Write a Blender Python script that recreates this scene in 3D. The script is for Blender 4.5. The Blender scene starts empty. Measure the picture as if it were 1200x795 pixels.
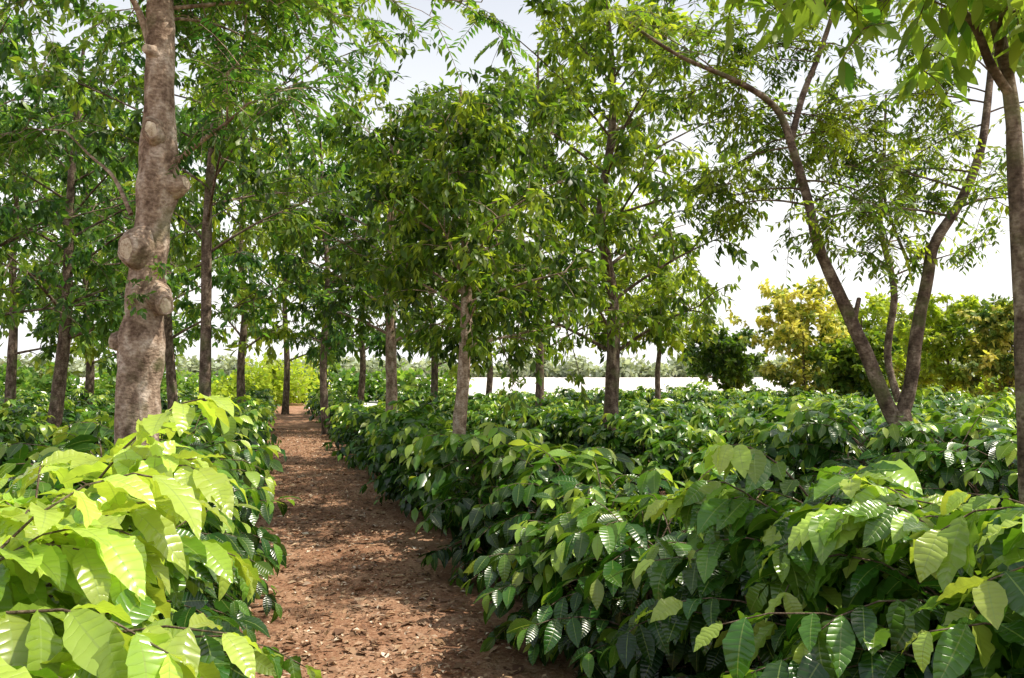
import bpy, math
import numpy as np
from mathutils import Vector, noise as mnoise
rng=np.random.default_rng(11)
CAMH=1.75; F=950.0; HY=440.0
def W(px,d): return np.array([(px-600)/F*d, d])
def Zy(y,d): return CAMH+(HY-y)/F*d
P0=np.array([-0.68,4.6]); D=np.array([-0.277,0.961]); N2=np.array([0.961,0.277])
def uv2xy(u,v): return P0[0]+D[0]*u+N2[0]*v, P0[1]+D[1]*u+N2[1]*v
def norm(a): return a/np.maximum(np.linalg.norm(a,axis=-1,keepdims=True),1e-9)

class MB:
    def __init__(s): s.v=[];s.f=[];s.r=[];s.u=[];s.m=[];s.n=0
    def add(s,V,Fc,r=None,u=None,mat=0):
        V=np.asarray(V,dtype=np.float32).reshape(-1,3); Fc=np.asarray(Fc,dtype=np.int64).reshape(-1,4)
        s.v.append(V); s.f.append(Fc+s.n); n=len(V)
        s.r.append(np.zeros(n,np.float32) if r is None else np.asarray(r,np.float32).reshape(-1))
        s.u.append(np.zeros((n,3),np.float32) if u is None else np.asarray(u,np.float32).reshape(-1,3))
        s.m.append(np.full(len(Fc),mat,np.int32)); s.n+=n
    def build(s,name,mats,parent=None):
        V=np.concatenate(s.v);Fc=np.concatenate(s.f)
        me=bpy.data.meshes.new(name)
        me.vertices.add(len(V)); me.vertices.foreach_set('co',V.ravel())
        me.loops.add(len(Fc)*4); me.loops.foreach_set('vertex_index',Fc.ravel().astype(np.int32))
        me.polygons.add(len(Fc)); me.polygons.foreach_set('loop_start',np.arange(0,len(Fc)*4,4,dtype=np.int32))
        for m in mats: me.materials.append(m)
        me.polygons.foreach_set('material_index',np.concatenate(s.m))
        me.update(calc_edges=True)
        a=me.attributes.new('rnd','FLOAT','POINT'); a.data.foreach_set('value',np.concatenate(s.r))
        a=me.attributes.new('luv','FLOAT_VECTOR','POINT'); a.data.foreach_set('vector',np.concatenate(s.u).ravel())
        me.shade_smooth()
        ob=bpy.data.objects.new(name,me); bpy.context.scene.collection.objects.link(ob)
        if parent: ob.parent=parent
        return ob
def empty(name,loc=(0,0,0)):
    e=bpy.data.objects.new(name,None); bpy.context.scene.collection.objects.link(e); return e

def leaves(mb,P,T,Nn,L,Wd,bend,fold,rnd,nt=2,ns=2,ripple=0.0,kind='coffee',mat=0):
    n=len(P)
    if n==0: return
    T=norm(T); S=norm(np.cross(T,Nn)); Nn=np.cross(S,T)
    t=np.linspace(0,1,nt+1); s=np.linspace(-1,1,ns+1)
    if kind=='coffee': prof=np.sin(np.pi*t**0.9)**0.85*(1-0.25*t**6) if nt>2 else np.array([0.1,1.0,0.02])
    else: prof=np.sin(np.pi*t**0.85)**0.9 if nt>2 else np.array([0.08,1.0,0.02])
    prof=np.maximum(np.nan_to_num(prof),0.02)
    b=np.broadcast_to(np.maximum(bend,0.02),(n,))[:,None]
    x=np.sin(b*t)/b*L[:,None]; z=-(1-np.cos(b*t))/b*L[:,None]
    ph=rng.uniform(0,6.28,(n,1,1))
    w=Wd[:,None]*prof[None]
    lat=w[:,:,None]*s[None,None]
    up=z[:,:,None]+w[:,:,None]*np.abs(s)[None,None]*fold
    if ripple>0:
        fr=rng.uniform(3.0,4.6,(n,1,1))
        rp_=np.sin(2*np.pi*fr*t[None,:,None]+ph+s[None,None]*1.3)
        up=up+ripple*w[:,:,None]*(np.abs(s)**1.5)[None,None]*rp_
        lat=lat*(1+0.03*np.sin(2*np.pi*fr*t[None,:,None]+ph+1.2))
    V=P[:,None,None]+T[:,None,None]*x[:,:,None,None]+S[:,None,None]*lat[...,None]+Nn[:,None,None]*up[...,None]
    k=(nt+1)*(ns+1)
    q=[]
    for i in range(nt):
        for j in range(ns):
            a=i*(ns+1)+j; q.append([a,a+1,a+ns+2,a+ns+1])
    Fc=np.arange(n)[:,None,None]*k+np.array(q)[None]
    R=np.repeat(np.broadcast_to(rnd,(n,)),k)
    U=np.zeros((n,nt+1,ns+1,3),np.float32); U[...,0]=s[None,None]; U[...,1]=t[None,:,None]; U[...,2]=rng.random((n,1,1))
    mb.add(V,Fc,R,U,mat)

def tubes(mb,P,R,sides=5,mat=0,rough=0.0,r=None):
    P=np.asarray(P,float); R=np.asarray(R,float); M,K,_=P.shape
    if M==0: return
    T=norm(np.gradient(P,axis=1)); ref=np.where(np.abs(T[:,:1,2:3])>0.8,np.array([1.0,0,0]),np.array([0,0,1.0]))
    A=norm(np.cross(T,np.broadcast_to(ref,T.shape))); B=np.cross(T,A)
    an=np.linspace(0,2*np.pi,sides,endpoint=False)
    rr=R[:,:,None]*np.ones(sides)
    if rough>0:
        c=P[:,:,None]+(A[:,:,None]*np.cos(an)[None,None,:,None]+B[:,:,None]*np.sin(an)[None,None,:,None])*rr[...,None]
        nz=np.array([mnoise.noise(Vector(p*np.array([9,9,5])))+0.6*mnoise.noise(Vector(p*np.array([25,25,12]))) for p in c.reshape(-1,3)]).reshape(rr.shape)
        rr=rr*(1+rough*nz)
    V=P[:,:,None]+(A[:,:,None]*np.cos(an)[None,None,:,None]+B[:,:,None]*np.sin(an)[None,None,:,None])*rr[...,None]
    i=np.arange(K-1)[:,None]*sides; j=np.arange(sides)[None]; jn=(j+1)%sides
    q=np.stack([i+j,i+jn,i+sides+jn,i+sides+j],-1).reshape(-1,4)
    Fc=np.arange(M)[:,None,None]*(K*sides)+q[None]
    U=np.zeros((M,K,sides,3)); U[...,0]=an/6.283
    mb.add(V,Fc,np.zeros(M*K*sides) if r is None else np.full(M*K*sides,r),U,mat)
def bez(a,b,c,K):
    t=np.linspace(0,1,K)[None,:,None]
    return a[:,None]*(1-t)**2+2*b[:,None]*t*(1-t)+c[:,None]*t**2
def bez_at(a,b,c,t):
    t=t[...,None]; return a*(1-t)**2+2*b*t*(1-t)+c*t**2
def spline(pts,n):
    pts=np.array(pts,float); m=len(pts); out=[]
    for x in np.linspace(0,m-1,n):
        i=min(int(x),m-2); t=x-i
        p0=pts[max(i-1,0)];p1=pts[i];p2=pts[i+1];p3=pts[min(i+2,m-1)]
        out.append(0.5*((2*p1)+(-p0+p2)*t+(2*p0-5*p1+4*p2-p3)*t*t+(-p0+3*p1-3*p2+p3)*t**3))
    return np.array(out)

# ---------------- materials ----------------
def newmat(name):
    m=bpy.data.materials.new(name); m.use_nodes=True; nt=m.node_tree; nt.nodes.clear()
    return m,nt,nt.nodes,nt.links
def ramp(nodes,cols):
    r=nodes.new('ShaderNodeValToRGB'); e=r.color_ramp.elements
    while len(e)<len(cols): e.new(0.5)
    for i,(p,c) in enumerate(cols): e[i].position=p; e[i].color=(*c,1)
    return r
def math_n(nd,l,op,a,b=None,c=None):
    m=nd.new('ShaderNodeMath'); m.operation=op
    for i,x in enumerate((a,b,c)):
        if x is None: continue
        if isinstance(x,(int,float)): m.inputs[i].default_value=x
        else: l.new(x,m.inputs[i])
    return m.outputs[0]
def leafmat(name,cols,rough=0.4,transl=0.3,tcol=1.7,veins=False,spec=0.5,tint=(1.25,1.2,0.5)):
    m,nt,nd,l=newmat(name)
    out=nd.new('ShaderNodeOutputMaterial'); p=nd.new('ShaderNodeBsdfPrincipled'); tr=nd.new('ShaderNodeBsdfTranslucent'); mx=nd.new('ShaderNodeMixShader')
    at=nd.new('ShaderNodeAttribute'); at.attribute_name='rnd'
    rp=ramp(nd,cols); l.new(at.outputs['Fac'],rp.inputs[0])
    col=rp.outputs[0]
    uv=nd.new('ShaderNodeAttribute'); uv.attribute_name='luv'; sp=nd.new('ShaderNodeSeparateXYZ'); l.new(uv.outputs['Vector'],sp.inputs[0])
    hs=nd.new('ShaderNodeHueSaturation'); 
    v=math_n(nd,l,'MULTIPLY_ADD',sp.outputs[2],0.6,0.7); l.new(v,hs.inputs['Value'])
    h=math_n(nd,l,'MULTIPLY_ADD',sp.outputs[2],0.02,0.49); l.new(h,hs.inputs['Hue'])
    l.new(col,hs.inputs['Color']); col=hs.outputs[0]
    if veins:
        ab=math_n(nd,l,'ABSOLUTE',sp.outputs[0])
        mid=math_n(nd,l,'LESS_THAN',ab,0.05)
        k=math_n(nd,l,'MULTIPLY_ADD',ab,-0.09,sp.outputs[1])
        vein=math_n(nd,l,'POWER',math_n(nd,l,'ABSOLUTE',math_n(nd,l,'SINE',math_n(nd,l,'MULTIPLY',k,30.0))),0.5)
        mc=nd.new('ShaderNodeMix'); mc.data_type='RGBA'; mc.inputs[7].default_value=(0.3,0.4,0.1,1)
        l.new(math_n(nd,l,'MULTIPLY',mid,0.6),mc.inputs[0]); l.new(col,mc.inputs[6]); col=mc.outputs[2]
        bp=nd.new('ShaderNodeBump'); bp.inputs['Strength'].default_value=0.55; bp.inputs['Distance'].default_value=0.003
        l.new(vein,bp.inputs['Height']); l.new(bp.outputs[0],p.inputs['Normal'])
    l.new(col,p.inputs['Base Color']); p.inputs['Roughness'].default_value=rough; p.inputs['Specular IOR Level'].default_value=spec
    mu=nd.new('ShaderNodeMix'); mu.data_type='RGBA'; mu.blend_type='MULTIPLY'; mu.inputs[0].default_value=1; mu.clamp_result=False
    l.new(col,mu.inputs[6]); mu.inputs[7].default_value=(tcol*tint[0],tcol*tint[1],tcol*tint[2],1)
    l.new(mu.outputs[2],tr.inputs['Color'])
    mx.inputs[0].default_value=transl; l.new(p.outputs[0],mx.inputs[1]); l.new(tr.outputs[0],mx.inputs[2]); l.new(mx.outputs[0],out.inputs[0])
    return m
def barkmat(name,c1,c2,c3,scale=1.0):
    m,nt,nd,l=newmat(name)
    out=nd.new('ShaderNodeOutputMaterial'); p=nd.new('ShaderNodeBsdfPrincipled'); l.new(p.outputs[0],out.inputs[0])
    tc=nd.new('ShaderNodeTexCoord'); mp=nd.new('ShaderNodeMapping'); l.new(tc.outputs['Object'],mp.inputs[0]); mp.inputs['Scale'].default_value=(scale,scale,scale*0.6)
    n1=nd.new('ShaderNodeTexNoise'); n1.inputs['Scale'].default_value=11; n1.inputs['Detail'].default_value=5; n1.inputs['Roughness'].default_value=0.65; l.new(mp.outputs[0],n1.inputs[0])
    rp=ramp(nd,[(0.36,c1),(0.5,c2),(0.62,c3)]); l.new(n1.outputs[0],rp.inputs[0])
    n2=nd.new('ShaderNodeTexNoise'); n2.inputs['Scale'].default_value=60; n2.inputs['Detail'].default_value=3
    mp2=nd.new('ShaderNodeMapping'); l.new(tc.outputs['Object'],mp2.inputs[0]); mp2.inputs['Scale'].default_value=(scale*.6,scale*.6,scale*1.0); l.new(mp2.outputs[0],n2.inputs[0])
    mu=nd.new('ShaderNodeMix'); mu.data_type='RGBA'; mu.blend_type='MULTIPLY'; mu.inputs[0].default_value=0.75; l.new(rp.outputs[0],mu.inputs[6])
    r2=ramp(nd,[(0.35,(0.4,0.36,0.33)),(0.6,(1,1,1))]); l.new(n2.outputs[0],r2.inputs[0]); l.new(r2.outputs[0],mu.inputs[7])
    n3=nd.new('ShaderNodeTexNoise'); n3.inputs['Scale'].default_value=4; n3.inputs['Detail'].default_value=4; l.new(tc.outputs['Object'],n3.inputs[0])
    r3=ramp(nd,[(0.56,(0,0,0)),(0.68,(0.55,0.55,0.55))]); l.new(n3.outputs[0],r3.inputs[0])
    mm=nd.new('ShaderNodeMix'); mm.data_type='RGBA'; l.new(r3.outputs[0],mm.inputs[0]); l.new(mu.outputs[2],mm.inputs[6]); mm.inputs[7].default_value=(0.12,0.14,0.05,1)
    l.new(mm.outputs[2],p.inputs['Base Color']); p.inputs['Roughness'].default_value=0.9; p.inputs['Specular IOR Level'].default_value=0.2
    ad=math_n(nd,l,'ADD',n1.outputs[0],math_n(nd,l,'MULTIPLY',n2.outputs[0],0.5))
    bp=nd.new('ShaderNodeBump'); bp.inputs['Strength'].default_value=0.8; bp.inputs['Distance'].default_value=0.02; l.new(ad,bp.inputs['Height']); l.new(bp.outputs[0],p.inputs['Normal'])
    return m
def groundmat(name,stops,scale,fine=40,bump=0.5,bd=0.03):
    m,nt,nd,l=newmat(name)
    out=nd.new('ShaderNodeOutputMaterial'); p=nd.new('ShaderNodeBsdfPrincipled'); l.new(p.outputs[0],out.inputs[0])
    tc=nd.new('ShaderNodeTexCoord')
    n1=nd.new('ShaderNodeTexNoise'); n1.inputs['Scale'].default_value=scale; n1.inputs['Detail'].default_value=6; n1.inputs['Roughness'].default_value=0.7; l.new(tc.outputs['Object'],n1.inputs[0])
    n2=nd.new('ShaderNodeTexNoise'); n2.inputs['Scale'].default_value=fine; n2.inputs['Detail'].default_value=5; n2.inputs['Roughness'].default_value=0.75; l.new(tc.outputs['Object'],n2.inputs[0])
    s=math_n(nd,l,'MULTIPLY_ADD',n2.outputs[0],0.55,math_n(nd,l,'MULTIPLY',n1.outputs[0],0.45))
    rp=ramp(nd,stops); l.new(s,rp.inputs[0]); l.new(rp.outputs[0],p.inputs['Base Color'])
    p.inputs['Roughness'].default_value=0.95; p.inputs['Specular IOR Level'].default_value=0.15
    bp=nd.new('ShaderNodeBump'); bp.inputs['Strength'].default_value=bump; bp.inputs['Distance'].default_value=bd; l.new(s,bp.inputs['Height']); l.new(bp.outputs[0],p.inputs['Normal'])
    return m

CC=[(0.0,(0.013,0.045,0.008)),(0.42,(0.040,0.118,0.014)),(0.72,(0.14,0.27,0.025)),(1.0,(0.47,0.60,0.11))]  # painted shade at the dark end, painted sun glare over young green at top
M_coffee=leafmat('coffee_leaf_near',CC,rough=0.25,transl=0.3,veins=True,spec=0.8)
M_coffee2=leafmat('coffee_leaf',CC,rough=0.27,transl=0.28,spec=0.75)
M_tree=leafmat('shade_tree_leaf',[(0.0,(0.028,0.070,0.011)),(0.5,(0.105,0.185,0.024)),(1.0,(0.34,0.42,0.055))],rough=0.4,transl=0.5)
M_tree_cool=leafmat('shade_tree_leaf_cool',[(0.0,(0.024,0.075,0.018)),(0.5,(0.085,0.185,0.034)),(1.0,(0.25,0.36,0.06))],rough=0.4,transl=0.5)
M_yellow=leafmat('yellow_blossom_leaf',[(0.0,(0.08,0.16,0.03)),(0.40,(0.28,0.36,0.06)),(0.54,(0.66,0.62,0.12)),(1.0,(0.84,0.76,0.2))],rough=0.6,transl=0.35,tcol=1.1,tint=(1.1,1.15,.6))
M_far_hazed=leafmat('far_foliage_hazed',[(0.0,(0.26,0.32,0.22)),(1.0,(0.48,0.53,0.4))],rough=0.7,transl=0.3,tcol=1.2)  # pale stops paint distance haze into the leaf colour
M_litter=leafmat('dry_leaf',[(0.0,(0.12,0.06,0.033)),(0.5,(0.35,0.21,0.13)),(0.85,(0.56,0.40,0.27)),(1.0,(0.78,0.66,0.53))],rough=0.8,transl=0.1,tcol=0.8,spec=0.2,tint=(1.2,1.1,.7))
M_bark=barkmat('bark_pale',(0.19,0.125,0.09),(0.44,0.32,0.24),(0.64,0.52,0.43))
M_bark2=barkmat('bark_dark',(0.08,0.056,0.042),(0.18,0.13,0.098),(0.34,0.27,0.21))
M_stem=barkmat('coffee_stem_bark',(0.10,0.07,0.045),(0.18,0.13,0.09),(0.28,0.22,0.16),2)
M_cut=groundmat('cut_wood',[(0.4,(0.4,0.28,0.19)),(0.5,(0.7,0.58,0.44)),(0.62,(0.82,0.72,0.6))],14,60,0.6,0.01)
M_soil=groundmat('plantation_soil',[(0.33,(0.08,0.037,0.022)),(0.47,(0.19,0.10,0.06)),(0.58,(0.32,0.19,0.12)),(0.7,(0.48,0.34,0.24))],1.6,38,0.9,0.03)
M_path=groundmat('path_soil',[(0.34,(0.13,0.057,0.032)),(0.46,(0.31,0.158,0.092)),(0.56,(0.48,0.285,0.18)),(0.68,(0.66,0.48,0.36))],1.6,38,0.9,0.03)
M_field=groundmat('dry_field_soil',[(0.3,(0.76,0.70,0.66)),(0.6,(0.86,0.82,0.79))],0.05,1.0,0.2)

# ---------------- ground ----------------
def sheet(name,us,vs,z,mat,amp=0,edge=False):
    U,V=np.meshgrid(us,vs,indexing='ij'); Vv=V.copy()
    X,Y=uv2xy(U,Vv); Z=np.full(X.shape,z)
    if amp:
        for i in range(X.shape[0]):
            for j in range(X.shape[1]):
                e=min(1,j/7,(X.shape[1]-1-j)/7) if edge else 1
                Z[i,j]+=e*amp*(0.5+0.5*mnoise.noise(Vector((X[i,j]*2,Y[i,j]*2,0)))+0.45*abs(mnoise.noise(Vector((X[i,j]*9,Y[i,j]*9,3)))))
                if edge and j in(0,X.shape[1]-1):
                    s=0.15*mnoise.noise(Vector((X[i,j]*2.5,Y[i,j]*2.5,7)))
                    X[i,j]+=s
    a,b=X.shape; i=np.arange(a-1)[:,None]*b; j=np.arange(b-1)[None]
    q=np.stack([i+j,i+b+j,i+b+j+1,i+j+1],-1).reshape(-1,4)[:,::-1]
    mb=MB(); mb.add(np.stack([X,Y,Z],-1),q); return mb.build(name,[mat])
sheet('ground',np.linspace(-2000,2000,9),np.linspace(-2000,2000,9),0,M_soil)
sheet('dirt_path',np.concatenate([np.arange(-6,12,0.06),np.arange(12,60,0.3)]),np.linspace(-1.15,1.15,40),0.004,M_path,0.03,True)
sheet('dry_field',np.linspace(39,760,12),np.linspace(-200,560,10),0.012,M_field)

# ---------------- coffee hedges ----------------
def bushes(mb,mbs,XY,H,R,nlat,nt,ns,scale,stems,young=0.0,maxpair=7,wide=(0.20,0.26),keepr=0.95):
    B=len(XY)
    if B==0:return
    bi=np.repeat(np.arange(B),nlat); n=len(bi)
    f=rng.random(n)**0.75
    z0=H[bi]*(0.10+0.82*f)
    az=rng.uniform(0,2*np.pi,n)
    prof=np.sqrt(np.clip(1-((f-0.42)/0.72)**2,0.05,1))
    ln=R[bi]*prof*rng.uniform(0.6,1.2,n)
    d=np.stack([np.cos(az),np.sin(az),np.zeros(n)],-1)
    a=np.stack([XY[bi,0],XY[bi,1],z0],-1)+d*0.03
    a[:,:2]+=rng.normal(0,0.05,(n,2))
    rise=ln*(0.15+0.55*f*rng.uniform(0.3,1.5,n)); 
    b=a+d*(ln*0.55)[:,None]; b[:,2]+=rise
    c=a+d*ln[:,None]; c[:,2]+=rise*1.1-ln*rng.uniform(0.05,0.55,n)
    c[:,2]=np.maximum(c[:,2],0.08)
    if stems:
        K=6; BP=bez(a,b,c,K); ok=np.linalg.norm(BP-np.array([0,0,CAMH]),axis=2).min(1)>1.7
        tubes(mbs,BP[ok],np.broadcast_to(np.linspace(0.005,0.002,K),(ok.sum(),K)),4)
    sm=stems or nt>=3
    if sm:
        ns2=3; bi2=np.repeat(np.arange(B),ns2); m=len(bi2)
        s0=np.stack([XY[bi2,0],XY[bi2,1],np.full(m,-0.03)],-1)+np.c_[rng.normal(0,0.06,(m,2)),np.zeros(m)]
        s2=s0+np.c_[rng.normal(0,0.15,(m,2)),H[bi2]*0.85]; s1=(s0+s2)/2+rng.normal(0,0.05,(m,3))
        tubes(mbs,bez(s0,s1,s2,7),np.broadcast_to(np.linspace(0.022,0.006,7),(m,7)),6)
    k=maxpair
    tt=np.linspace(0.3,1.0,k)[None]+rng.uniform(-0.03,0.03,(n,k)); tt=np.clip(tt,0,1)
    Pn=bez_at(a[:,None],b[:,None],c[:,None],tt)
    Tn=norm(bez_at(a[:,None],b[:,None],c[:,None],np.clip(tt+0.02,0,1.2))-bez_at(a[:,None],b[:,None],c[:,None],tt-0.02))
    up=np.array([0,0,1.0])
    Sn=norm(np.cross(Tn,np.broadcast_to(up,Tn.shape)))
    for sgn in(-1,1):
        fw=rng.uniform(0.25,0.9,(n,k,1)); dr=rng.uniform(-0.95,0.15,(n,k,1))
        last=(np.arange(k)==k-1)[None,:,None]
        fw=np.where(last,1.3,fw)
        T=sgn*Sn+Tn*fw+up*dr; T=T+rng.normal(0,0.2,T.shape)
        Nn=np.broadcast_to(up,T.shape)+rng.normal(0,0.32,T.shape)
        L=rng.uniform(0.12,0.2,(n,k))*scale; L=np.where(last[...,0],L*0.75,L)
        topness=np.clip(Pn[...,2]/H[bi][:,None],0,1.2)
        r=0.0+(0.36+young)*topness**2+0.25*(tt-0.3)+rng.normal(0,0.12,(n,k)); r=np.where(last[...,0],r+0.34,r)  # paler tops: young growth plus sunlight painted into the leaf colour
        Pf=Pn.reshape(-1,3); keep=(np.linalg.norm(Pf-np.array([0,0,CAMH]),axis=1)>keepr)&(rng.random(len(Pf))<0.95)
        Lf=L.reshape(-1)[keep]
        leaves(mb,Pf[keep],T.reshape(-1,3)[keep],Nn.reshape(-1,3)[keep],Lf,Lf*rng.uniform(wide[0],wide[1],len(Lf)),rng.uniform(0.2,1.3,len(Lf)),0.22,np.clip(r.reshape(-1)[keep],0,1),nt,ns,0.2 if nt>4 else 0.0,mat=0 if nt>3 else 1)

for k,rv in enumerate([-1.5,1.42,-4.5,4.5,7.5,-7.5,10.5,13.5,-10.5,16.5,19.5,22.5,-13.5,25.5,28.5]):
    mb=MB(); ms=MB()
    us=np.arange(-7,36,0.64); us=us+rng.uniform(-.16,.16,len(us))
    x,y=uv2xy(us,rv+rng.normal(0,0.1,len(us)))
    dist=np.hypot(x,y); ang=np.degrees(np.arctan2(x,y))
    vis=(np.abs(ang)<42)|((dist<4)&(y>-0.5))
    vis&=(dist>1.0)
    lump=np.array([mnoise.noise(Vector((u_*0.6,rv*3.1,0.5))) for u_ in us])
    H=1.06-0.2*np.clip((dist-9)/14,0,1)+rng.normal(0,0.07,len(us))+0.40*lump; R=0.64+rng.normal(0,0.06,len(us))+0.2*lump
    if rv==-1.5: H=np.where(dist<3.0,1.36,H); R=np.where(dist<3,0.72,R)
    if rv==1.42:  H=np.where(dist<3.8,1.28+0.08*np.sin(us*5),H); R=R+0.06
    XY=np.stack([x,y],-1)
    def sel(m,*a,**kw): 
        m=m&vis; bushes(mb,ms,XY[m],H[m],R[m],*a,**kw)
    if rv==-1.5:
        sel(dist<3.0,80,12,4,1.15,True,young=0.55,wide=(.18,.23),keepr=1.4)  # leaf colour lifted to imitate overexposed sun, on top of young growth
        sel((dist>=3.0)&(dist<3.6),72,10,4,1.1,True,young=0.12)
    else: sel(dist<3.6,80,11,4,1.12,True,young=0.18,keepr=1.3)
    sel((dist>=3.6)&(dist<8),60,4,2,1.1,True,young=0.06)
    sel((dist>=8)&(dist<15),40,3,2,1.18,False,young=.07)
    sel((dist>=15)&(dist<24),22,2,2,1.45,False,maxpair=6,young=.07)
    sel(dist>=24,13,2,2,1.8,False,maxpair=5,young=.07)
    if not mb.v: continue
    e=empty('coffee_hedge')
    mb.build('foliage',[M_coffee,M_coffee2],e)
    if ms.v: ms.build('stems',[M_stem],e)

# ---------------- trees ----------------
def crown(mbl,mbt,prA,prB,prC,prR,nsec,ntw,nlf,LL,seed,secl=0.45,mode='alt',droop=0.35,twl=0.32,wr=0.16,nt=2,rbias=0.0,tw_tubes=False,ns=2):
    n=len(prA)
    K=8; tubes(mbt,bez(prA,prB,prC,K),prR[:,None]*np.linspace(1,0.25,K)[None],6)
    plen=np.linalg.norm(prC-prA,axis=1)
    i=np.repeat(np.arange(n),nsec); m=len(i); t=rng.uniform(0.12,1.0,m)
    s0=bez_at(prA[i],prB[i],prC[i],t); dr=norm(prC[i]-prA[i])
    rd=norm(rng.normal(0,1,(m,3))*np.array([1,1,0.7])); dd=norm(dr*0.6+rd)
    sl=plen[i]*secl*rng.uniform(0.5,1.1,m)*(1.15-0.5*t)+0.15
    s2=s0+dd*sl[:,None]; s2[:,2]-=sl*0.12; s1=s0+dd*(sl*0.5)[:,None]; s1[:,2]+=sl*0.12
    tubes(mbt,bez(s0,s1,s2,5),(prR[i]*0.35)[:,None]*np.linspace(1,0.3,5)[None],4)
    j=np.repeat(np.arange(m),ntw); q=len(j); t=rng.uniform(0.15,1.0,q)
    w0=bez_at(s0[j],s1[j],s2[j],t); wd=norm(norm(s2[j]-s0[j])*0.5+rng.normal(0,1,(q,3))*np.array([0.7,0.7,0.45])+np.array([0,0,-droop*0.5]))
    wl=twl*rng.uniform(0.6,1.2,q); w2=w0+wd*wl[:,None]; w2[:,2]-=wl*droop*0.5; w1=(w0+w2)/2; w1[:,2]+=wl*0.12
    if tw_tubes: tubes(mbt,bez(w0,w1,w2,4),np.broadcast_to(np.linspace(0.0035,0.0015,4),(q,4)),3)
    cz=(rng.normal(0,0.18,m))[j]+rng.normal(0,0.08,q)
    if mode=='pinn':
        tt=np.linspace(0.1,1,nlf//2)[None].repeat(q,0)
        P=bez_at(w0[:,None],w1[:,None],w2[:,None],tt); T0=norm(w2-w0)[:,None]; S=norm(np.cross(T0,np.array([0,0,1.0])+rng.normal(0,.25,T0.shape)))
        for sg in(-1,1):
            T=sg*S+T0*0.55+np.array([0,0,-droop*0.5])+rng.normal(0,0.1,P.shape)
            L=LL*rng.uniform(0.75,1.15,tt.shape)
            r=np.clip(0.45+rbias+cz[:,None]+rng.normal(0,0.13,tt.shape),0,1).reshape(-1)
            Nn=np.array([0,0,1.0])+rng.normal(0,.2,P.shape)
            Lf=L.reshape(-1); leaves(mbl,P.reshape(-1,3),T.reshape(-1,3),Nn.reshape(-1,3),Lf,Lf*wr,rng.uniform(.1,.7,len(Lf)),0.1,r,nt,ns,0,'tree')
    else:
        tt=rng.uniform(0.05,1,(q,nlf)); P=bez_at(w0[:,None],w1[:,None],w2[:,None],tt)
        T=norm(w2-w0)[:,None]*0.6+norm(rng.normal(0,1,P.shape))*0.9+np.array([0,0,-droop])
        Nn=np.array([0,0,0.9])+rng.normal(0,.4,P.shape)
        L=(LL*rng.uniform(0.65,1.2,tt.shape)).reshape(-1)
        r=np.clip(0.4+rbias+cz[:,None]+rng.normal(0,0.14,tt.shape),0,1).reshape(-1)
        leaves(mbl,P.reshape(-1,3),T.reshape(-1,3),Nn.reshape(-1,3),L,L*wr,rng.uniform(.1,1.0,len(L)),0.12,r,nt,ns,0,'tree')

def prims(tp,tr,zb,zt,r,n):
    zz=tp[:,2]; f=(np.arange(n)+rng.random(n))/n
    z0=(zb-0.1*(zt-zb))+(zt-zb)*0.82*f
    A=np.stack([np.interp(z0,zz,tp[:,0]),np.interp(z0,zz,tp[:,1]),np.minimum(z0,zz[-1])],-1)
    az=np.arange(n)*2.39996+rng.uniform(-.5,.5,n)
    env=np.sqrt(np.clip(1-((f-0.38)/0.68)**2,0.08,1)); ln=r*env*rng.uniform(0.6,1.18,n)
    d=np.stack([np.cos(az),np.sin(az),np.zeros(n)],-1)
    rise=ln*rng.uniform(0.1,0.55,n)+f*0.25*r
    B=A+d*(ln*0.5)[:,None]; B[:,2]+=rise*0.7
    C=A+d*ln[:,None]; C[:,2]+=rise
    C[:,2]=np.minimum(C[:,2],zt+0.2)
    R=np.interp(z0,zz,tr)*0.34
    return A,B,C,R

def std_tree(px,d,zb,zt,r,npr,nsec,ntw,nlf,LL,rt,mats=(None,None),lean=0.0,droop=0.4,wr=0.19,twl=0.32,rbias=0,mode='alt',name='shade_tree',secl=0.45,nt=2,wob=0.07):
    x,y=W(px,d); e=empty(name)
    zs=np.linspace(-0.05,zt*0.93,7)
    pts=np.stack([x+lean*zs/zt+rng.normal(0,wob,7)*np.minimum(1,zs+.1),y+rng.normal(0,0.05,7),zs],-1)
    tp=spline(pts,30); tr=rt*np.interp(tp[:,2],[0,0.3,zb,zt],[1.3,1.05,0.8,0.15])
    mt=MB(); tubes(mt,tp[None],tr[None],12,rough=0.12)
    ml=MB(); A,B,C,R=prims(tp,tr,zb,zt,r,npr)
    crown(ml,mt,A,B,C,R,nsec,ntw,nlf,LL,0,mode=mode,droop=droop,wr=wr,twl=twl,rbias=rbias,secl=secl,nt=nt)
    mt.build('trunk_and_branches',[mats[1] or M_bark2],e); ml.build('crown_foliage',[mats[0] or M_tree],e)
    return e
T1=(M_tree,M_bark); T2=(M_tree,M_bark2); T3=(M_tree_cool,M_bark2)
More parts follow.
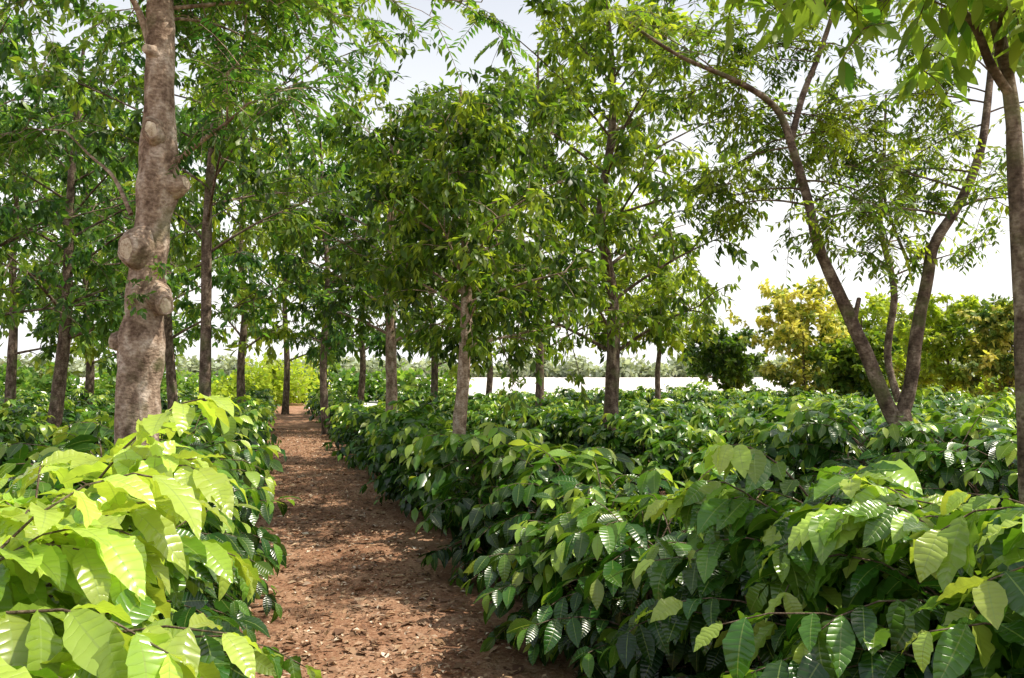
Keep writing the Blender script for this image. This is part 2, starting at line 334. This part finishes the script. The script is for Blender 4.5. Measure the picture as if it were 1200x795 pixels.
# centre trees
std_tree(540,9.8,2.4,5.7,1.5,28,7,8,8,0.14,0.085,T1,droop=0.5,rbias=0.03,wr=0.2)
std_tree(710,13.2,2.6,9.4,2.4,31,8,7,8,0.175,0.125,T2,droop=0.45,rbias=0.2,wr=0.2)
std_tree(458,15.8,2.7,7.6,2.2,22,7,7,8,0.19,0.12,T1,droop=0.45,rbias=-0.05)
std_tree(507,28,3.0,12.5,2.9,16,7,7,7,0.3,0.13,T2,rbias=0.08,twl=.5)
std_tree(632,26,3.2,13.5,3.3,20,7,7,7,0.3,0.14,T2,rbias=0.18,twl=.5)
std_tree(570,35,3.2,13,3.2,14,7,6,7,0.38,0.14,T2,rbias=.15,twl=.6)
std_tree(420,33,3.2,13,3.2,16,7,6,7,0.38,0.14,T3,twl=.6,lean=.5)
std_tree(385,24,3.0,10.5,2.6,16,7,6,7,0.28,0.12,T3,twl=.45,lean=-.4)
std_tree(770,31,3.0,6.4,2.4,16,6,6,7,0.32,0.11,T2,rbias=0.35,twl=.5)
# left group
std_tree(245,10.7,3.6,8.2,2.2,17,7,6,8,0.16,0.08,T2,droop=0.5,wob=.04)
std_tree(60,14.4,2.9,8.4,2.6,22,7,6,8,0.19,0.12,T3,lean=.5)
std_tree(-60,11,2.9,7.4,2.3,17,7,6,8,0.17,0.12,T3)
std_tree(205,19,3.0,9.2,2.7,17,7,6,7,0.25,0.12,T3,lean=-.4,rbias=.05)
std_tree(15,24,3.0,11,3.1,16,7,6,7,0.32,0.15,T2,rbias=.1,twl=.45)
std_tree(100,28,3.0,12.5,3.3,16,7,6,7,0.34,0.15,T3,twl=.5,rbias=.1)
std_tree(285,26,3.2,12.5,3.0,17,7,6,7,0.31,0.14,T2,rbias=0.25,twl=.45)
std_tree(335,36,3.4,14,3.4,14,7,6,7,0.4,0.15,T2,rbias=0.3,twl=.6)
std_tree(150,38,3.4,15,3.8,15,7,6,7,0.42,0.15,T3,twl=.6,rbias=.15)
std_tree(1047,12.5,3.4,6.6,2.0,11,5,4,8,0.13,0.06,T2,droop=0.3,secl=0.5,rbias=0.18)

# near left pruned tree
e=empty('pruned_shade_tree'); d=5.0
def P3(px,y,d): 
    a=W(px,d); return [a[0],a[1],Zy(y,d)]
tpx=[(160,800,5),(160,640,5),(163,545,5),(164,450,5),(167,380,5),(171,300,5.0),(181,215,5.0),(181,140,5.0),(182,70,5),(180,0,5.02),(178,-90,5.05),(186,-180,5.1),(180,-280,5.1)]
pts=[P3(*p) for p in tpx]; pts[0][2]=-0.05
tp=spline(pts,90); rz=tp[:,2]
def yz(y): return Zy(y,5.0)
wy=[800,545,450,400,370,300,255,215,165,100,0,-280]; wr_=[66,48,47,54,44,40,40,50,40,32,29,12]
o=np.argsort([yz(y) for y in wy]); tr=np.interp(rz,np.array([yz(y) for y in wy])[o],(np.array(wr_)/2/F*5)[o])
mt=MB(); tubes(mt,tp[None],tr[None],28,rough=0.15)
def stub(mt,c,dirv,r,ln):
    dv=norm(np.array(dirv,float)); c=np.array(c)
    prof=[(-0.08,r*1.9),(0.0,r*1.6),(ln*0.4,r*1.32),(ln*0.8,r*1.2),(ln,r*1.08),(ln*1.03,r*0.9),(ln*0.97,r*0.84)]
    P=np.array([c+dv*a for a,_ in prof]); R=np.array([b for _,b in prof])
    T=dv; A=norm(np.cross(T,[0,0,1.0])); B=np.cross(T,A); an=np.linspace(0,2*np.pi,18,endpoint=False)
    wob=1+0.13*np.sin(an*2+r*90)+0.07*np.sin(an*5+r*300)
    def ring(P,R): return np.array([[p+(A*np.cos(x)+B*np.sin(x)*1.15)*rr*wb for x,wb in zip(an,wob)] for p,rr in zip(P,R)])
    def qs(m): return [[i*18+j,i*18+(j+1)%18,(i+1)*18+(j+1)%18,(i+1)*18+j] for i in range(m) for j in range(18)]
    mt.add(ring(P,R),qs(len(P)-1),mat=0)
    P2=np.array([c+dv*ln*0.96,c+dv*(ln+0.006),c+dv*(ln+0.004)]); mt.add(ring(P2,[r*.86,r*.5,r*.01]),qs(2),mat=1)
def on(px,y,dx,dy): a=P3(px,y,5.0); return [a[0]+dx,a[1]+dy,a[2]]
stub(mt,on(184,157,0,-0.12),(0.2,-1,-0.05),0.044,0.05)
stub(mt,on(168,295,-0.02,-0.14),(-0.3,-1,-0.15),0.060,0.05)
stub(mt,on(190,355,0.04,-0.11),(0.75,-0.9,-0.45),0.045,0.09)
stub(mt,on(200,216,0.05,-0.04),(1,-0.35,0.2),0.036,0.05)
stub(mt,on(148,400,-0.05,-0.04),(-1,-0.4,0.1),0.032,0.03)
stub(mt,on(176,60,0.0,-0.08),(-0.5,-1,0.1),0.025,0.04)
ml=MB()
def lb(pts,r0,r1,K=14):
    p=spline([P3(*q) for q in pts],K); tubes(mt,p[None],np.linspace(r0,r1,K)[None],8,rough=0.06); return p
lb([(200,190,5),(235,160,4.9),(262,140,4.8),(285,118,4.7)],0.018,0.007)
lb([(172,62,5),(160,20,5),(140,-20,4.9),(100,-80,4.7)],0.03,0.012)
lb([(150,250,5),(128,205,5.1),(100,180,5.2),(70,150,5.3)],0.014,0.005)
n=25; az=rng.uniform(0,6.28,n); z0=rng.uniform(3.8,5.4,n)
A=np.stack([np.interp(z0,rz,tp[:,0]),np.interp(z0,rz,tp[:,1]),z0],-1); ln=rng.uniform(1.2,2.4,n)
dv=np.stack([np.cos(az),np.sin(az),np.zeros(n)],-1); B=A+dv*(ln*.5)[:,None]+np.array([0,0,.35]); C=A+dv*ln[:,None]; C[:,2]+=rng.uniform(-0.5,0.5,n)
crown(ml,mt,A,B,C,np.full(n,0.013),7,6,18,0.085,0,mode='pinn',droop=0.35,twl=0.36,wr=0.19,tw_tubes=True,rbias=0.08)
A=np.array([P3(285,118,4.7),P3(70,150,5.3),P3(262,140,4.8)]); C=A+np.array([[.35,-.1,.1],[-.35,.1,.05],[.1,-.3,.25]]); B=(A+C)/2
crown(ml,mt,A,B,C,np.full(3,0.007),5,5,20,0.07,0,mode='pinn',droop=0.4,twl=0.3,wr=0.17,tw_tubes=True)
A=np.array([on(186,330,0.05,-0.12),on(180,340,-0.02,-0.14)]); C=A+np.array([[.06,-.06,.06],[-.05,-.05,-.02]]); B=(A+C)/2
crown(ml,mt,A,B,C,np.full(2,0.004),4,3,5,0.05,0,droop=0.4,twl=0.08,wr=0.3,rbias=0.3)
mt.build('trunk_and_branches',[M_bark,M_cut],e); ml.build('crown_foliage',[M_tree_cool],e)

# forked tree right
e=empty('forked_shade_tree'); mt=MB(); ml=MB()
def limb(pts,r0,r1,K=40,s=12,rough=0.08):
    p=spline([P3(*q) for q in pts],K); r=np.linspace(r0,r1,K); tubes(mt,p[None],r[None],s,rough=rough); return p,r
b0=P3(1055,500,7); 
base=spline([[b0[0],7,-.05],[b0[0]-.01,7,0.6],[b0[0],7,1.2],P3(1052,480,7)],16); tubes(mt,base[None],np.linspace(0.13,0.09,16)[None],14,rough=0.14)
La=limb([(1056,505,7),(1040,478,7),(1015,415,6.95),(985,345,6.9),(962,290,6.85),(950,235,6.8),(935,180,6.75),(915,125,6.7),(870,92,6.5),(800,60,6.3),(740,20,6.2)],0.07,0.010,56,rough=.12)
Lb=limb([(1050,505,7),(1066,450,7),(1075,390,6.95),(1088,330,6.9),(1098,285,6.85),(1130,235,6.85),(1155,175,6.9),(1166,110,7),(1172,40,7.1),(1165,-60,7.2),(1140,-160,7.0),(1100,-260,6.8)],0.062,0.012,60,rough=.12)  # end above the frame is added to shade the path
Lc=limb([(1100,280,7.1),(1072,305,7.2),(1060,290,7.4),(1040,230,7.5),(1030,160,7.6)],0.02,0.008,20)
Ld=limb([(930,165,6.75),(945,110,6.8),(965,60,6.9),(985,0,7),(1000,-80,7),(990,-180,6.8),(970,-260,6.6)],0.03,0.009,30)  # upper end, out of view, likewise added for path shade
Le=limb([(1015,415,6.95),(1003,380,7),(1008,350,7.1)],0.028,0.02,8)
def along(L,ts,ln,updir=0.4):
    p,r=L; idx=(np.array(ts)*(len(p)-1)).astype(int); A=p[idx]; n=len(idx)
    az=rng.uniform(0.2,2.94,n); az=np.where(rng.random(n)<.3,-az,az); dv=np.stack([np.cos(az)*1.2,np.sin(az),rng.uniform(-0.15,updir,n)],-1); l=ln*rng.uniform(.6,1.2,n)
    C=A+dv*l[:,None]; B=A+dv*(l*.5)[:,None]+np.array([0,0,.12]); crown(ml,mt,A,B,C,np.maximum(r[idx]*.28,0.006),5,5,12,0.085,0,mode='pinn',droop=0.4,twl=0.26,wr=0.18,tw_tubes=True,rbias=0.15)
along(La,rng.uniform(.42,1,17),0.95); along(Lb,rng.uniform(.42,.8,14),0.9); along(Lb,rng.uniform(.8,1,10),1.3); along(Lc,[.5,.7,.8,.9,1,1],0.6); along(Ld,rng.uniform(.2,.6,7),0.9); along(Ld,rng.uniform(.6,1,10),1.3)  # outer Lb and Ld foliage is unseen, added to dapple the path
mt.build('trunk_and_branches',[M_bark2],e); ml.build('crown_foliage',[M_tree],e)

# right edge tree with big leaves
e=empty('broadleaf_tree'); mt=MB(); ml=MB(); dd=3.3
Lt=limb([(1204,900,dd),(1203,700,dd),(1201,500,dd),(1199,300,dd),(1196,180,dd),(1192,100,dd),(1180,30,dd),(1165,-60,dd),(1160,-200,dd)],0.040,0.02,50,rough=.14)
Lu=limb([(1194,110,dd),(1170,70,3.25),(1150,20,3.2),(1110,-20,3.1),(1040,-40,3.0),(980,-45,2.95)],0.02,0.006,24)
Lv=limb([(1180,60,3.3),(1190,0,3.2),(1230,-60,3.1),(1280,-90,3.0)],0.018,0.009,16)
def along2(L,ts,ln,C=None):
    p,r=L; idx=(np.array(ts)*(len(p)-1)).astype(int); A=p[idx]; n=len(idx)
    az=rng.uniform(0,6.28,n); dv=np.stack([np.cos(az)*1.3,np.sin(az)*.6,rng.uniform(-0.15,.3,n)],-1); l=ln*rng.uniform(.6,1.2,n)
    C=A+dv*l[:,None]; B=A+dv*(l*.5)[:,None]+np.array([0,0,.1]); crown(ml,mt,A,B,C,np.full(n,0.006),4,3,5,0.14,0,droop=0.3,twl=0.16,wr=0.17,tw_tubes=True,rbias=0.5,nt=5,secl=0.4)
along2(Lt,rng.uniform(.8,1,4),0.6); along2(Lu,rng.uniform(.3,1,10),0.42); along2(Lv,rng.uniform(.3,1,4),0.5)
mt.build('trunk_and_branches',[M_bark2],e); ml.build('crown_foliage',[M_tree_cool],e)

# yellow-flowering trees beyond the rows
for (px,d,zt,r,mat,rb) in [(940,40,6.6,2.8,M_yellow,0.12),(1010,47,6.2,2.7,M_tree,0.6),(1110,42,6.4,2.7,M_tree,0.6),(1185,39,5.6,2.3,M_yellow,-0.03),(848,48,4.0,2.2,M_tree,-0.1),(1060,52,5.6,2.6,M_yellow,0),(1000,37,3.0,1.6,M_tree,0.1)]:
    std_tree(px,d,1.3,zt,r,24,7,7,6,0.34,0.1,(mat,M_bark2),rbias=rb,wr=0.28,name='flowering_tree' if mat is M_yellow else 'shade_tree',droop=.2)

# ---------------- distant masses ----------------
def mass(name,cx,cy,rx,ry,h,n,L,mat,rb,lumps=30,lo=0.4):
    mb=MB(); k=rng.integers(0,lumps,n); lx=(np.arange(lumps)+rng.uniform(-.6,.6,lumps))/lumps*2-1;ly=rng.uniform(-1,1,lumps);lh=h*rng.uniform(lo,1.0,lumps)
    w=max(rx/lumps*2.2,h*0.5)
    g=norm(rng.normal(0,1,(n,3)))*rng.random((n,1))**0.4
    P=np.stack([cx+lx[k]*rx+g[:,0]*w, cy+ly[k]*ry+g[:,1]*min(w,ry+1), np.maximum(0.1,lh[k]*0.5+g[:,2]*lh[k]*0.5)],-1)
    Lr=L*rng.uniform(.6,1.3,n)
    leaves(mb,P,rng.normal(0,1,(n,3)),rng.normal(0,.5,(n,3))+np.array([0,0,1.]),Lr,Lr*.35,np.full(n,.5),0.1,np.clip(.5+rb+(rng.random(lumps)-.5)[k]*.5+rng.normal(0,.15,n),0,1),2,2,0,'tree')
    return mb.build(name,[mat])
mass('distant_treeline',0,660,560,20,19,24000,5.0,M_far_hazed,0.0,110)
mass('distant_shrubs',-27,52,24,1.5,2.8,12000,0.42,M_tree_cool,0.15,50,.6)
mass('roadside_shrub',-14.2,48,2.5,1.5,3.2,3500,0.3,M_tree,0.4,7)
mass('distant_shrubs',40,52,17,2,2.4,8000,0.4,M_tree,0.35,30)

# ---------------- leaf litter ----------------
mb=MB(); n=32000
u=-3+rng.random(n)**1.6*26; v=rng.normal(0,0.8,n)
x,y=uv2xy(u,v); z=0.03+rng.random(n)*0.012; z=np.where(np.abs(v)>0.85,0.012+rng.random(n)*.01,z)
P=np.stack([x,y,z],-1); az=rng.uniform(0,6.28,n); T=np.stack([np.cos(az),np.sin(az),rng.normal(0,.15,n)],-1)
L=rng.uniform(0.015,0.055,n); big=rng.random(n)<0.1; L=np.where(big,L*2.5,L)
leaves(mb,P,T,np.array([0,0,1.])+rng.normal(0,.25,(n,3)),L,L*rng.uniform(.12,.3,n),rng.uniform(.05,1,n),0.25,np.clip(rng.normal(.5,.28,n),0,1),2,2,0,'tree')
n=14000; k=rng.integers(-3,6,n); v=(k+0.0)*3.0+rng.uniform(-1.5,1.5,n); u=rng.uniform(-2,22,n); x,y=uv2xy(u,v)
P=np.stack([x,y,0.01+rng.random(n)*.012+np.where(np.abs(v)<.85,.025,0)],-1); az=rng.uniform(0,6.28,n); T=np.stack([np.cos(az),np.sin(az),rng.normal(0,.15,n)],-1); L=rng.uniform(0.03,0.12,n)
leaves(mb,P,T,np.array([0,0,1.])+rng.normal(0,.25,(n,3)),L,L*.2,rng.uniform(.05,1,n),0.25,np.clip(rng.normal(.5,.22,n),0,1),2,2,0,'tree')
mb.build('leaf_litter',[M_litter])

# ---------------- light, sky, camera ----------------
AZ,EL=math.radians(90),math.radians(58)
w=bpy.data.worlds.new('World'); bpy.context.scene.world=w; w.use_nodes=True; nt=w.node_tree
bg=nt.nodes['Background']; sk=nt.nodes.new('ShaderNodeTexSky'); sk.sky_type='NISHITA'; sk.sun_disc=False
sk.sun_elevation=EL; sk.sun_rotation=AZ; sk.air_density=1.0; sk.dust_density=3.0; sk.ozone_density=1.0
tc=nt.nodes.new('ShaderNodeTexCoord'); sx=nt.nodes.new('ShaderNodeSeparateXYZ'); nt.links.new(tc.outputs['Generated'],sx.inputs[0])
mr=nt.nodes.new('ShaderNodeMapRange'); mr.inputs[1].default_value=0.1; mr.inputs[2].default_value=0.65; mr.inputs[3].default_value=0.97; mr.inputs[4].default_value=0.2
nt.links.new(sx.outputs[2],mr.inputs[0])
mxw=nt.nodes.new('ShaderNodeMix'); mxw.data_type='RGBA'; mxw.clamp_result=False; mxw.inputs[7].default_value=(9.0,8.95,8.8,1)
nt.links.new(mr.outputs[0],mxw.inputs[0]); nt.links.new(sk.outputs[0],mxw.inputs[6]); nt.links.new(mxw.outputs[2],bg.inputs[0]); bg.inputs[1].default_value=0.15
sl=bpy.data.lights.new('sun','SUN'); sl.energy=5; sl.angle=math.radians(0.5); sl.color=(1,0.93,0.78)
so=bpy.data.objects.new('sun',sl); bpy.context.scene.collection.objects.link(so)
S=Vector((math.sin(AZ)*math.cos(EL),math.cos(AZ)*math.cos(EL),math.sin(EL))); so.rotation_euler=S.to_track_quat('Z','Y').to_euler()
cam=bpy.data.cameras.new('camera'); co=bpy.data.objects.new('camera',cam); bpy.context.scene.collection.objects.link(co)
cam.sensor_width=36; cam.lens=28.5; cam.clip_end=6000; cam.clip_start=0.05
co.location=(0,0,CAMH); co.rotation_euler=(math.radians(90)+math.atan(42.5/F),0,0)
bpy.context.scene.camera=co
sc=bpy.context.scene; sc.view_settings.view_transform='Standard'; sc.view_settings.look='None'; sc.view_settings.exposure=0
